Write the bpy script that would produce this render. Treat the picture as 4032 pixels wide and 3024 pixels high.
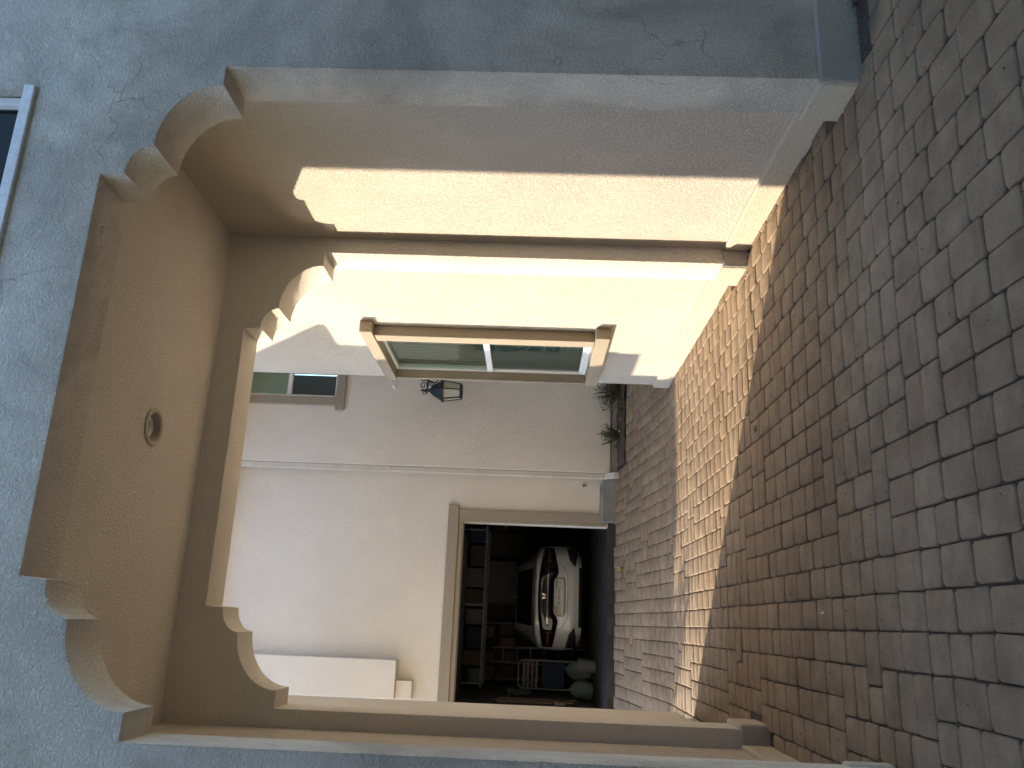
import bpy, bmesh, math, random
from mathutils import Vector, Matrix
from math import sin, cos, pi, radians

for o in list(bpy.data.objects): bpy.data.objects.remove(o)
SC = bpy.context.scene
COL = SC.collection

# ---------------------------------------------------------------- camera (the photograph lies on its side: world up is image left)
H = 1.5
YAW, PITCH, ROLL = 0.2824, 0.0293, 0.0327
fwd = Vector((sin(YAW)*cos(PITCH), cos(YAW)*cos(PITCH), sin(PITCH)))
right = Vector((cos(YAW), -sin(YAW), 0))
up = right.cross(fwd)
R_ = right*cos(ROLL) + up*sin(ROLL)
U_ = up*cos(ROLL) - right*sin(ROLL)
cam = bpy.data.cameras.new('camera'); cam.sensor_width = 36; cam.lens = 29.007
cam.clip_start = 0.05; cam.clip_end = 2000
camo = bpy.data.objects.new('camera', cam); COL.objects.link(camo)
m = Matrix.Identity(4)
for i, v in enumerate((-U_, R_, -fwd)):
    for k in range(3): m[k][i] = v[k]
m.translation = (0, 0, H)
camo.matrix_world = m
SC.camera = camo

# ---------------------------------------------------------------- sky, sun, exposure
SUN = Vector((1.0, -1.0, -0.47))
EL = math.atan2(0.47, math.sqrt(2))
w = bpy.data.worlds.new('World'); SC.world = w; w.use_nodes = True
nt = w.node_tree; bg = nt.nodes['Background']
sky = nt.nodes.new('ShaderNodeTexSky'); sky.sky_type = 'NISHITA'; sky.sun_disc = False
sky.sun_elevation = EL; sky.sun_rotation = radians(-45)
sky.air_density = 1.0; sky.dust_density = 0.4; sky.ozone_density = 1.8
nt.links.new(sky.outputs[0], bg.inputs[0]); bg.inputs[1].default_value = 0.15
sl = bpy.data.lights.new('sun', 'SUN'); sl.energy = 2.05; sl.angle = radians(0.55); sl.color = (1.0, 0.83, 0.62)
so = bpy.data.objects.new('sun', sl); COL.objects.link(so)
so.rotation_euler = SUN.to_track_quat('-Z', 'Y').to_euler(); so.location = (-12, 22, 12)
vs = SC.view_settings; vs.view_transform = 'Standard'; vs.look = 'None'; vs.gamma = 1; vs.use_curve_mapping = False
vs.exposure = 2.3
SC.cycles.max_bounces = 10; SC.cycles.diffuse_bounces = 7; SC.cycles.glossy_bounces = 4
SC.cycles.transparent_max_bounces = 8; SC.cycles.sample_clamp_indirect = 6
SC.cycles.use_denoising = True

rnd = random.Random(11)

# ---------------------------------------------------------------- node helpers
def newmat(name):
    mt = bpy.data.materials.new(name); mt.use_nodes = True
    return mt, mt.node_tree, mt.node_tree.nodes['Principled BSDF']
def N(nt, t, **kw):
    n = nt.nodes.new(t)
    for k, v in kw.items(): setattr(n, k, v)
    return n
def ramp(nt, fac, stops):
    r = N(nt, 'ShaderNodeValToRGB'); e = r.color_ramp.elements
    while len(e) < len(stops): e.new(0.5)
    for x, (p, c) in zip(e, stops): x.position = p; x.color = (*c, 1) if len(c) == 3 else c
    nt.links.new(fac, r.inputs[0]); return r.outputs[0]
def noise(nt, scale, detail=4, rough=.55, vec=None, dist=0):
    n = N(nt, 'ShaderNodeTexNoise'); n.inputs['Scale'].default_value = scale
    n.inputs['Detail'].default_value = detail; n.inputs['Roughness'].default_value = rough
    n.inputs['Distortion'].default_value = dist
    if vec: nt.links.new(vec, n.inputs['Vector'])
    return n.outputs['Fac']
def mixc(nt, fac, a, b, mode='MIX'):
    n = N(nt, 'ShaderNodeMix', data_type='RGBA', blend_type=mode)
    if isinstance(fac, float): n.inputs[0].default_value = fac
    else: nt.links.new(fac, n.inputs[0])
    for s, v in ((6, a), (7, b)):
        if isinstance(v, tuple): n.inputs[s].default_value = (*v, 1)
        else: nt.links.new(v, n.inputs[s])
    return n.outputs[2]
def math_(nt, op, a, b=0.0):
    n = N(nt, 'ShaderNodeMath', operation=op)
    for s, v in ((0, a), (1, b)):
        if isinstance(v, (int, float)): n.inputs[s].default_value = v
        else: nt.links.new(v, n.inputs[s])
    return n.outputs[0]
def bump(nt, bsdf, h, strength, dist):
    b = N(nt, 'ShaderNodeBump'); b.inputs['Strength'].default_value = strength; b.inputs['Distance'].default_value = dist
    nt.links.new(h, b.inputs['Height']); nt.links.new(b.outputs[0], bsdf.inputs['Normal']); return b

def stucco(name, col, relief=.009, blotch=.12, stain=.25, weather=False):
    mt, nt, b = newmat(name)
    pos = N(nt, 'ShaderNodeNewGeometry').outputs['Position']
    big = noise(nt, 1.1, 5, .6, pos); mid = noise(nt, 9, 5, .6, pos); fine = noise(nt, 130, 3, .6, pos)
    dark = tuple(c*(1-blotch) for c in col); lite = tuple(min(1, c*(1+blotch*.45)) for c in col)
    c0 = ramp(nt, big, [(.32, dark), (.68, lite)])
    c1 = mixc(nt, ramp(nt, mid, [(.3, (0, 0, 0)), (.75, (1, 1, 1))]), c0, tuple(c*.93 for c in col))
    n2 = mixc(nt, .5, c0, c1)
    # little pits and dirt specks of the dash coat
    v = N(nt, 'ShaderNodeTexVoronoi'); v.inputs['Scale'].default_value = 38; nt.links.new(pos, v.inputs['Vector'])
    sp = ramp(nt, v.outputs['Distance'], [(.07, (1, 1, 1)), (.16, (0, 0, 0))])
    gate = ramp(nt, noise(nt, 3.3, 3, .6, pos), [(.5, (0, 0, 0)), (.62, (1, 1, 1))])
    spk = math_(nt, 'MULTIPLY', math_(nt, 'MULTIPLY', sp, gate), stain)
    n3 = mixc(nt, spk, n2, tuple(c*.35 for c in col))
    b.inputs['Specular IOR Level'].default_value = .15
    worm = noise(nt, 62, 3, .55, pos, 1.2)
    worm2 = ramp(nt, worm, [(.40, (0, 0, 0)), (.60, (1, 1, 1))])
    if weather:                                   # hairline cracks, rain stains and patchy repairs
        vc = N(nt, 'ShaderNodeTexVoronoi', feature='DISTANCE_TO_EDGE'); vc.inputs['Scale'].default_value = 1.3
        ds_ = N(nt, 'ShaderNodeVectorMath', operation='MULTIPLY_ADD'); nz = N(nt, 'ShaderNodeTexNoise'); nz.inputs['Scale'].default_value = 5; nz.inputs['Detail'].default_value = 5
        nt.links.new(pos, nz.inputs['Vector']); nt.links.new(nz.outputs['Color'], ds_.inputs[0]); ds_.inputs[1].default_value = (.35, .35, .35); nt.links.new(pos, ds_.inputs[2]); nt.links.new(ds_.outputs[0], vc.inputs['Vector'])
        ck = math_(nt, 'MULTIPLY', ramp(nt, vc.outputs['Distance'], [(.002, (1, 1, 1)), (.007, (0, 0, 0))]), ramp(nt, noise(nt, 1.1, 3, .6, pos), [(.52, (0, 0, 0)), (.6, (1, 1, 1))]))
        n3 = mixc(nt, math_(nt, 'MULTIPLY', ck, .6), n3, tuple(c*.3 for c in col))
        st = ramp(nt, noise(nt, .75, 7, .68, pos, .6), [(.47, (0, 0, 0)), (.66, (1, 1, 1))])
        n3 = mixc(nt, math_(nt, 'MULTIPLY', st, .8), n3, tuple(c*.50 for c in col))
        lt_ = ramp(nt, noise(nt, 1.7, 6, .65, pos, .3), [(.52, (0, 0, 0)), (.66, (1, 1, 1))])
        n3 = mixc(nt, math_(nt, 'MULTIPLY', lt_, .45), n3, tuple(min(.84, c*1.16) for c in col))
    crev = ramp(nt, worm, [(.30, (1, 1, 1)), (.42, (0, 0, 0))])
    n4 = mixc(nt, math_(nt, 'MULTIPLY', crev, .30), n3, tuple(c*.55 for c in col))
    nt.links.new(n4, b.inputs['Base Color']); b.inputs['Roughness'].default_value = .9
    hh = math_(nt, 'ADD', math_(nt, 'ADD', worm2, math_(nt, 'MULTIPLY', fine, .5)), math_(nt, 'MULTIPLY', mid, .6))
    bump(nt, b, hh, .85, relief)
    return mt

def plain(name, col, rough=.5, metal=0, var=.08, scale=14, bumpd=0, coat=0, spec=.4):
    mt, nt, b = newmat(name)
    pos = N(nt, 'ShaderNodeTexCoord').outputs['Object']
    n = noise(nt, scale, 5, .6, pos)
    c = ramp(nt, n, [(.3, tuple(x*(1-var) for x in col)), (.7, tuple(min(1, x*(1+var)) for x in col))])
    nt.links.new(c, b.inputs['Base Color']); b.inputs['Roughness'].default_value = rough; b.inputs['Metallic'].default_value = metal
    b.inputs['Coat Weight'].default_value = coat; b.inputs['Coat Roughness'].default_value = .05
    b.inputs['Specular IOR Level'].default_value = spec
    if bumpd: bump(nt, b, noise(nt, scale*5, 4, .6, pos), .6, bumpd)
    return mt

def glass(name, tint, refl=1.0, ior=2.3):
    mt, nt, b = newmat(name); nt.nodes.remove(b)
    out = nt.nodes['Material Output']
    tr = N(nt, 'ShaderNodeBsdfTransparent'); tr.inputs[0].default_value = (*tint, 1)
    gl = N(nt, 'ShaderNodeBsdfGlossy'); gl.inputs['Roughness'].default_value = .012; gl.inputs[0].default_value = (refl, refl, refl, 1)
    lw = N(nt, 'ShaderNodeLayerWeight'); lw.inputs[0].default_value = .5
    fr = math_(nt, 'ADD', math_(nt, 'MULTIPLY', math_(nt, 'POWER', lw.outputs['Facing'], 4.0), .75), (ior-1)*.08)
    pos = N(nt, 'ShaderNodeNewGeometry').outputs['Position']
    bp = N(nt, 'ShaderNodeBump'); bp.inputs['Strength'].default_value = .25; bp.inputs['Distance'].default_value = .01
    nt.links.new(noise(nt, 1.6, 1, .4, pos), bp.inputs['Height']); nt.links.new(bp.outputs[0], gl.inputs['Normal'])
    mx = N(nt, 'ShaderNodeMixShader'); nt.links.new(fr, mx.inputs[0])
    nt.links.new(tr.outputs[0], mx.inputs[1]); nt.links.new(gl.outputs[0], mx.inputs[2]); nt.links.new(mx.outputs[0], out.inputs[0])
    return mt

def paver_mat(name, island):
    mt, nt, b = newmat(name)
    if island: r = N(nt, 'ShaderNodeNewGeometry').outputs['Random Per Island']
    else: r = N(nt, 'ShaderNodeObjectInfo').outputs['Random']
    pos = N(nt, 'ShaderNodeNewGeometry').outputs['Position']
    tone = ramp(nt, r, [(0, (.385, .292, .198)), (.22, (.395, .299, .201)), (.45, (.375, .287, .195)), (.62, (.405, .309, .21)), (.8, (.36, .272, .184)), (1, (.39, .293, .196))])
    blot = ramp(nt, noise(nt, 7, 5, .65, pos), [(.35, (.74, .72, .70)), (.7, (1.1, 1.08, 1.04))])
    c = mixc(nt, 1.0, tone, blot, 'MULTIPLY')
    gr = ramp(nt, noise(nt, 260, 3, .7, pos), [(.3, (.5, .49, .48)), (.55, (1, 1, 1)), (.8, (1.35, 1.32, 1.25))])
    c = mixc(nt, .65, c, mixc(nt, 1.0, c, gr, 'MULTIPLY'))
    wet = ramp(nt, noise(nt, .9, 4, .6, pos), [(.4, (.80, .78, .77)), (.62, (1, 1, 1))])
    c = mixc(nt, 1.0, c, wet, 'MULTIPLY')
    nt.links.new(c, b.inputs['Base Color']); b.inputs['Roughness'].default_value = .86; b.inputs['Specular IOR Level'].default_value = .25
    h = math_(nt, 'ADD', noise(nt, 170, 4, .7, pos), math_(nt, 'MULTIPLY', noise(nt, 28, 3, .6, pos), 1.4))
    bump(nt, b, h, .9, .005)
    return mt

CREAM = (.69, .63, .545)
M = {}
M['stucco'] = stucco('stucco', CREAM)
M['stucco_bounce_lift'] = stucco('stucco_bounce_lift', (.82, .77, .69), .006, .10, .25)  # house paint lightened for passage parts and wing wall, standing in for bounce light
M['stucco_front'] = stucco('stucco_weathered', (.79, .73, .645), .006, .26, .6, True)
M['stucco_far'] = stucco('stucco_smooth', (.75, .70, .615), .0025, .08, .10)
M['plinth'] = stucco('plinth_stucco', (.66, .59, .475), .006, .10, .35)
M['plinth_worn'] = stucco('plinth_worn', (.50, .465, .42), .005, .3, .6)
M['trim'] = stucco('trim_stucco', (.39, .335, .26), .005, .06, .15)
M['vinyl'] = plain('white_vinyl', (.82, .82, .80), .35, var=.03)
M['white_sill'] = plain('weathered_white_sill', (.74, .75, .77), .6, var=.12, scale=30, bumpd=.001)
M['glass'] = glass('window_glass', (.88, .94, .90), .8, 1.42)
M['glass_dark'] = glass('window_glass_dark', (.72, .78, .76), .8, 1.40)
M['glass_front'] = glass('front_window_glass', (.30, .34, .34), .6, 1.35)
mt, nt, b_ = newmat('seeded_lantern_glass'); M['lamp_glass'] = mt
b_.inputs['Base Color'].default_value = (.62, .60, .47, 1); b_.inputs['Roughness'].default_value = .25
tr_ = N(nt, 'ShaderNodeBsdfTransparent'); mx_ = N(nt, 'ShaderNodeMixShader'); mx_.inputs[0].default_value = .62
nt.links.new(tr_.outputs[0], mx_.inputs[1]); nt.links.new(b_.outputs[0], mx_.inputs[2]); nt.links.new(mx_.outputs[0], nt.nodes['Material Output'].inputs[0])
M['screen'] = plain('insect_screen', (.17, .19, .18), .8)
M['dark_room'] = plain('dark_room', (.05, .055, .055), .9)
M['blind'] = plain('pale_blind', (.50, .56, .51), .6)
M['iron'] = plain('black_iron', (.028, .032, .032), .5, .3, .2, 40, .0008)
M['white_plastic'] = plain('white_plastic', (.78, .77, .74), .4)
M['paver'] = paver_mat('paver_concrete', False)
M['paver_far'] = paver_mat('paver_concrete_far', True)
M['sand'] = plain('joint_sand', (.085, .064, .047), .95, var=.3, scale=60, bumpd=.004)
M['soil'] = plain('garden_soil', (.095, .075, .058), .95, var=.4, scale=30, bumpd=.02)
M['concrete'] = plain('concrete', (.22, .21, .19), .85, var=.15, scale=6, bumpd=.002)
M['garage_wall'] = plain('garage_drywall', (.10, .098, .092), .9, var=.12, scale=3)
M['dark_stucco'] = stucco('grey_stucco', (.32, .31, .29))
M['roof'] = plain('roof_tile', (.30, .15, .10), .8, var=.25, scale=20)
M['silver'] = plain('silver_car_paint', (.60, .635, .67), .35, .1, .02, 5, 0, .8)
M['black_gloss'] = plain('black_gloss', (.008, .008, .010), .12, 0, .05, 5, 0, .6)
M['black_plastic'] = plain('black_plastic', (.02, .02, .021), .65)
M['chrome'] = plain('chrome', (.75, .76, .78), .12, 1, .02)
M['tail_red'] = plain('tail_lamp_red', (.035, .003, .003), .15, 0, .1, 30, 0, .8)
M['plate_white'] = plain('plate_white', (.80, .82, .84), .45, var=.02)
M['plate_navy'] = plain('plate_navy', (.03, .04, .10), .5)
M['plate_red'] = plain('plate_red', (.45, .05, .05), .5)
M['rubber'] = plain('tyre_rubber', (.02, .02, .02), .85)
M['leaf_dark'] = plain('shrub_leaf', (.045, .085, .04), .6, var=.35, scale=12)
M['leaf_mid'] = plain('shrub_leaf_pale', (.09, .13, .06), .6, var=.3, scale=12)
M['twig'] = plain('twig', (.13, .09, .06), .85, var=.2)
M['dry_leaf'] = plain('dry_leaf', (.16, .12, .09), .9, var=.45, scale=25)
M['petal'] = plain('pink_petal', (.62, .25, .28), .6)
M['grass_dry'] = plain('dry_sprig', (.28, .22, .10), .9)
M['tree_leaf'] = plain('tree_leaf', (.06, .10, .04), .6, var=.3)

# ---------------------------------------------------------------- object helpers
def thing(name, label, cat, loc=(0, 0, 0), rotz=0, group=None):
    o = bpy.data.objects.new(name, None); COL.objects.link(o); o.empty_display_size = .2
    o.location = loc; o.rotation_euler = (0, 0, rotz); o['label'] = label; o['category'] = cat
    if group: o['group'] = group
    return o
def tag(o, label, cat, group=None):
    o['label'] = label; o['category'] = cat
    if group: o['group'] = group
    return o
def root_of(p):
    off = Vector((0, 0, 0))
    while p: off += Vector(p.location); p = p.parent
    return off
class MB:
    def __init__(s): s.v = []; s.f = []
    def add(s, vs, fs):
        n = len(s.v); s.v += [tuple(p) for p in vs]; s.f += [tuple(i+n for i in f) for f in fs]; return s
    def box(s, a, b):
        x0, y0, z0 = a; x1, y1, z1 = b
        return s.add([(x0, y0, z0), (x1, y0, z0), (x1, y1, z0), (x0, y1, z0), (x0, y0, z1), (x1, y0, z1), (x1, y1, z1), (x0, y1, z1)],
                     [(0, 3, 2, 1), (4, 5, 6, 7), (0, 1, 5, 4), (1, 2, 6, 5), (2, 3, 7, 6), (3, 0, 4, 7)])
    def tube(s, pts, r, n=8, cap=True):
        pts = [Vector(p) for p in pts]; rs = r if isinstance(r, (list, tuple)) else [r]*len(pts)
        ring = []; prev = None
        for i, p in enumerate(pts):
            t = (pts[min(i+1, len(pts)-1)] - pts[max(i-1, 0)]).normalized()
            if prev is None: a = t.orthogonal().normalized()
            else: a = (prev - t*prev.dot(t)).normalized()
            prev = a; b = t.cross(a)
            ring.append([p + (a*cos(2*pi*k/n) + b*sin(2*pi*k/n))*rs[i] for k in range(n)])
        vs = [q for g in ring for q in g]; fs = []
        for i in range(len(pts)-1):
            for k in range(n): fs.append((i*n+k, i*n+(k+1) % n, (i+1)*n+(k+1) % n, (i+1)*n+k))
        if cap: fs.append(tuple(range(n-1, -1, -1))); fs.append(tuple((len(pts)-1)*n+k for k in range(n)))
        return s.add(vs, fs)
    def lathe(s, prof, n=24, c=(0, 0, 0), axis='Z', a0=0, cap=True):
        vs = []; fs = []
        for r, h in prof:
            for k in range(n):
                a = a0+2*pi*k/n; x, y = r*cos(a), r*sin(a)
                p = {'Z': (x, y, h), 'Y': (x, h, y), 'X': (h, x, y)}[axis]
                vs.append((p[0]+c[0], p[1]+c[1], p[2]+c[2]))
        for i in range(len(prof)-1):
            for k in range(n): fs.append((i*n+k, i*n+(k+1) % n, (i+1)*n+(k+1) % n, (i+1)*n+k))
        if cap: fs.append(tuple(range(n-1, -1, -1))); fs.append(tuple((len(prof)-1)*n+k for k in range(n)))
        return s.add(vs, fs)
    def build(s, name, mat, parent=None, world=True, smooth=35, bevel=0, seg=2, kind=None):
        me = bpy.data.meshes.new(name)
        v = s.v
        if parent and world:
            off = root_of(parent); v = [(p[0]-off.x, p[1]-off.y, p[2]-off.z) for p in v]
        me.from_pydata(v, [], s.f)
        bm = bmesh.new(); bm.from_mesh(me); bmesh.ops.recalc_face_normals(bm, faces=bm.faces); bm.to_mesh(me); bm.free()
        return finish(me, name, mat, parent, smooth, bevel, seg, kind)
def finish(me, name, mat, parent, smooth=35, bevel=0, seg=2, kind=None):
    if smooth:
        me.polygons.foreach_set('use_smooth', [True]*len(me.polygons)); me.set_sharp_from_angle(angle=radians(smooth))
    o = bpy.data.objects.new(name, me); COL.objects.link(o)
    me.materials.append(M[mat] if isinstance(mat, str) else mat)
    if parent: o.parent = parent
    if bevel:
        bv = o.modifiers.new('bevel', 'BEVEL'); bv.width = bevel; bv.segments = seg; bv.limit_method = 'ANGLE'; bv.angle_limit = radians(40); bv.harden_normals = False
    if kind: o['kind'] = kind
    return o
def box(name, a, b, mat, parent=None, bevel=0, world=True, kind=None):
    return MB().box(a, b).build(name, mat, parent, world, bevel=bevel, kind=kind)
def struct(o): o['kind'] = 'structure'; return o

def slab(name, outer, holes, axis, d0, d1, mat, parent=None, bevel=.008, kind=None):
    """extruded polygon with holes; axis 'Y': outline is (x,z), extruded along y; 'X': (y,z); 'Z': (x,y)"""
    def P(a, b, d): return {'Y': (a, d, b), 'X': (d, a, b), 'Z': (a, b, d)}[axis]
    off = root_of(parent) if parent else Vector((0, 0, 0))
    bm = bmesh.new(); loops = [outer]+holes; sides = []
    for d in (d0, d1):
        es = []; rows = []
        for lp in loops:
            vs = [bm.verts.new(Vector(P(a, b, d))-off) for a, b in lp]
            es += [bm.edges.new((vs[i], vs[(i+1) % len(vs)])) for i in range(len(vs))]; rows.append(vs)
        bmesh.ops.triangle_fill(bm, edges=es, use_beauty=True, use_dissolve=False); sides.append(rows)
    for r0, r1 in zip(*sides):
        n = len(r0)
        for i in range(n): bm.faces.new((r0[i], r0[(i+1) % n], r1[(i+1) % n], r1[i]))
    bmesh.ops.recalc_face_normals(bm, faces=bm.faces)
    me = bpy.data.meshes.new(name); bm.to_mesh(me); bm.free()
    return finish(me, name, mat, parent, 35, bevel, 2, kind)
def arch_slab(name, outer, holes, d0, d1, mat, parent, c=.010):
    """wall in the XZ plane with softly rounded arrises along every outline"""
    def area(p): return sum(p[i][0]*p[(i+1) % len(p)][1]-p[(i+1) % len(p)][0]*p[i][1] for i in range(len(p)))/2
    def inset(p, k, solid_inside):
        sg = (1 if area(p) > 0 else -1)*(1 if solid_inside else -1); out = []; n = len(p)
        for i in range(n):
            a, b, q = Vector(p[i-1]), Vector(p[i]), Vector(p[(i+1) % n])
            e1 = (b-a).normalized(); e2 = (q-b).normalized()
            n1 = Vector((-e1.y, e1.x))*sg; n2 = Vector((-e2.y, e2.x))*sg
            m_ = (n1+n2); m_ = m_/max(.35, m_.length_squared/2) if m_.length > 1e-6 else n1
            out.append(tuple(b+m_*k))
        return out
    off = root_of(parent); loops = [(outer, True)]+[(h, False) for h in holes]
    lay = [(d0, c), (d0+.3*c, .3*c), (d0+c, 0), (d1-c, 0), (d1-.3*c, .3*c), (d1, c)]
    bm = bmesh.new(); rows = []
    for d, k in lay:
        rows.append([[bm.verts.new(Vector((a, d, b))-off) for a, b in inset(lp, k, si)] for lp, si in loops])
    for L in (rows[0], rows[-1]):
        es = [bm.edges.new((r[i], r[(i+1) % len(r)])) for r in L for i in range(len(r))]
        bmesh.ops.triangle_fill(bm, edges=es, use_beauty=True, use_dissolve=False)
    for A, B in zip(rows, rows[1:]):
        for r0, r1 in zip(A, B):
            n = len(r0)
            for i in range(n): bm.faces.new((r0[i], r0[(i+1) % n], r1[(i+1) % n], r1[i]))
    bmesh.ops.recalc_face_normals(bm, faces=bm.faces)
    me = bpy.data.meshes.new(name); bm.to_mesh(me); bm.free()
    return finish(me, name, mat, parent, 38)
def rect(a0, a1, b0, b1): return [(a0, b0), (a1, b0), (a1, b1), (a0, b1)]

def gz(y):                                       # driveway level: flat, then ramps up to the garage
    return 0 if y < 9.2 else min((y-9.2)*.116, .40)

# ================================================================= SETTING
# far ground sheet
struct(MB().add([(-300, -300, -.16), (300, -300, -.16), (300, 300, -.16), (-300, 300, -.16)], [(0, 1, 2, 3)]).build('ground', 'soil'))
# driveway bedding (joint sand) that carries the pavers
mb = MB()
ys = [-6, 9.2, 11.95]
for a, b in zip(ys, ys[1:]):
    mb.add([(-7, a, gz(a)-.012), (4.6, a, gz(a)-.012), (4.6, b, gz(b)-.012), (-7, b, gz(b)-.012)], [(0, 1, 2, 3)])
driveway = struct(mb.build('driveway', 'sand', smooth=0))

# --- pavers: 6x6, 6x9 and 9x6 stones in a random lay
CELL = .0765
def tiling(nx, ny, seed):
    rg = random.Random(seed); g = [[-1]*ny for _ in range(nx)]; out = []
    pieces = [(2, 3), (3, 2), (2, 2)]
    def fits(i, j, p):
        for a in range(p[0]):
            for b in range(p[1]):
                if g[(i+a) % nx][(j+b) % ny] != -1: return False
        return True
    def setp(i, j, p, v):
        for a in range(p[0]):
            for b in range(p[1]): g[(i+a) % nx][(j+b) % ny] = v
    stack = []; pos = 0; steps = 0
    def order():
        ps = pieces[:]; r = rg.random()
        if r < .46: return [ps[0], ps[1], ps[2]]
        if r < .78: return [ps[1], ps[0], ps[2]]
        return [ps[2], ps[0], ps[1]]
    def first(pos):
        while pos < nx*ny and g[pos % nx][pos//nx] != -1: pos += 1
        return pos
    pos = first(0); opts = order()
    while pos < nx*ny:
        steps += 1
        if steps > 400000: return None
        placed = False
        while opts:
            p = opts.pop(0); i, j = pos % nx, pos//nx
            if fits(i, j, p):
                setp(i, j, p, 1); stack.append((pos, p, opts)); pos = first(pos); opts = order(); placed = True; break
        if not placed:
            if not stack: return None
            pos, p, opts = stack.pop(); setp(pos % nx, pos//nx, p, -1)
    return [(s[0] % nx, s[0]//nx, s[1]) for s in stack]
NX, NY = 26, 31
TIL = None; sd = 3
while TIL is None: TIL = tiling(NX, NY, sd); sd += 1

def paver_geom(dx, dy, rg):
    gap = .003; hx, hy = dx/2-gap, dy/2-gap; c = .017
    def outline(hx, hy, c):
        o = []
        for sx, sy, a0 in ((1, 1, 0), (-1, 1, 90), (-1, -1, 180), (1, -1, 270)):
            for a in (12, 78):
                t = radians(a0+a); o.append((sx*(hx-c)+c*cos(t), sy*(hy-c)+c*sin(t)))
        return o
    jit = lambda s: rg.uniform(-s, s)
    o0 = [(x+jit(.0032), y+jit(.0032)) for x, y in outline(hx, hy, c)]
    sc = lambda k: [(x*(1-k/hx), y*(1-k/hy)) for x, y in o0]
    rings = [(o0, -.04), (o0, -.0085), (sc(.0028), -.0028), (sc(.0085), 0)]
    vs = []; fs = []
    for pts, z in rings: vs += [(x, y, z) for x, y in pts]
    for r in range(3):
        for k in range(8): fs.append((r*8+k, r*8+(k+1) % 8, (r+1)*8+(k+1) % 8, (r+1)*8+k))
    fs.append(tuple(24+k for k in range(8)))
    return vs, fs
PVAR = {}
for p in ((2, 3), (3, 2), (2, 2)):
    L = []
    for k in range(8):
        vs_, fs_ = paver_geom(p[0]*CELL, p[1]*CELL, rnd); me = bpy.data.meshes.new('paver'); me.from_pydata(vs_, [], fs_)
        me.polygons.foreach_set('use_smooth', [True]*len(me.polygons)); me.set_sharp_from_angle(angle=radians(50))
        me.materials.append(M['paver']); L.append((me, vs_, fs_))
    PVAR[p] = L
def allowed(x, y):
    if y < 3.36: return -3.2 < x < 3.0
    if y < 3.80: return -.56 < x < 2.56
    if y < 5.45: return -.72 < x < 2.72
    if y < 5.95: return -.56 < x < 2.56
    if y < 7.92: return -.72 < x < 2.70
    if y < 9.10: return -3.0 < x < 2.70
    if y < 11.2: return -3.0 < x < 3.6
    return -3.0 < x < 2.15 and y < 11.88
def campx(x, y, z=0):
    q = Vector((x, y, z-H)); d = q.dot(fwd)
    return (512+828*q.dot(-U_)/d/1.0036, 384-828*q.dot(R_)/d/1.0036, d) if d > .1 else None
allp = []
for ti in range(-3, 4):
    for tj in range(0, 6):
        for (i, j, p) in TIL:
            x = (ti*NX+i+p[0]/2)*CELL+.03; y = (tj*NY+j+p[1]/2)*CELL+.9
            if allowed(x, y): allp.append((x, y, p))
vis = []
for t in allp:
    q = campx(t[0], t[1])
    ok = q and -25 < q[0] < 1049 and -25 < q[1] < 793
    if ok and t[1] > 3.6 and not (-.133 < t[0]/t[1] < .72): ok = False
    vis.append((q[2] if ok else 1e9, t))
vis.sort(key=lambda e: e[0])
near = [t for dd, t in vis[:300]]; rest = [t for dd, t in vis[300:]]
slope = math.atan(.116)
def pose(t):
    z = gz(t[1]) + rnd.gauss(0, .0016); ry = slope if t[1] > 9.2 else 0
    return Matrix.Translation((t[0], t[1], z)) @ Matrix.Rotation(ry, 4, 'X') @ Matrix.Rotation(radians(rnd.gauss(0, .45)), 4, 'Z') @ Matrix.Rotation(radians(rnd.gauss(0, .35)), 4, 'Y') @ Matrix.Rotation(radians(rnd.gauss(0, .35)), 4, 'X')
for t in near:
    me = rnd.choice(PVAR[t[2]])[0]
    o = bpy.data.objects.new('paver', me); COL.objects.link(o); o.parent = driveway; o.matrix_local = pose(t)
mb = MB()
for t in rest:
    me, vs_, fs_ = rnd.choice(PVAR[t[2]]); mt = pose(t)
    mb.add([mt @ Vector(v) for v in vs_], fs_)
me = bpy.data.meshes.new('far_pavers'); me.from_pydata(mb.v, [], mb.f)
finish(me, 'far_pavers', 'paver_far', driveway, 50, kind='stuff')

# planting bed against the far wall
mb = MB(); nx, ny = 22, 8
def bedz(x, y): return gz(y)+.012+.03*sin(pi*(y-11.22)/.5)+rnd.uniform(-.012, .012)
vs_ = [(2.16+(3.65-2.16)*i/nx, 11.24+.46*j/ny, bedz(0, 11.24+.46*j/ny)) for i in range(nx+1) for j in range(ny+1)]
fs_ = [(i*(ny+1)+j, (i+1)*(ny+1)+j, (i+1)*(ny+1)+j+1, i*(ny+1)+j+1) for i in range(nx) for j in range(ny)]
struct(mb.add(vs_, fs_).build('planting_bed', 'soil'))
# bare soil beside the front wall
mb = MB(); vs_ = []; nx, ny = 14, 8
for i in range(nx+1):
    for j in range(ny+1): vs_.append((2.98+2.6*i/nx, 2.9+.53*j/ny, .0+rnd.uniform(-.006, .012)))
fs_ = [(i*(ny+1)+j, (i+1)*(ny+1)+j, (i+1)*(ny+1)+j+1, i*(ny+1)+j+1) for i in range(nx) for j in range(ny)]
struct(mb.add(vs_, fs_).build('soil_strip', 'soil'))

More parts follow.
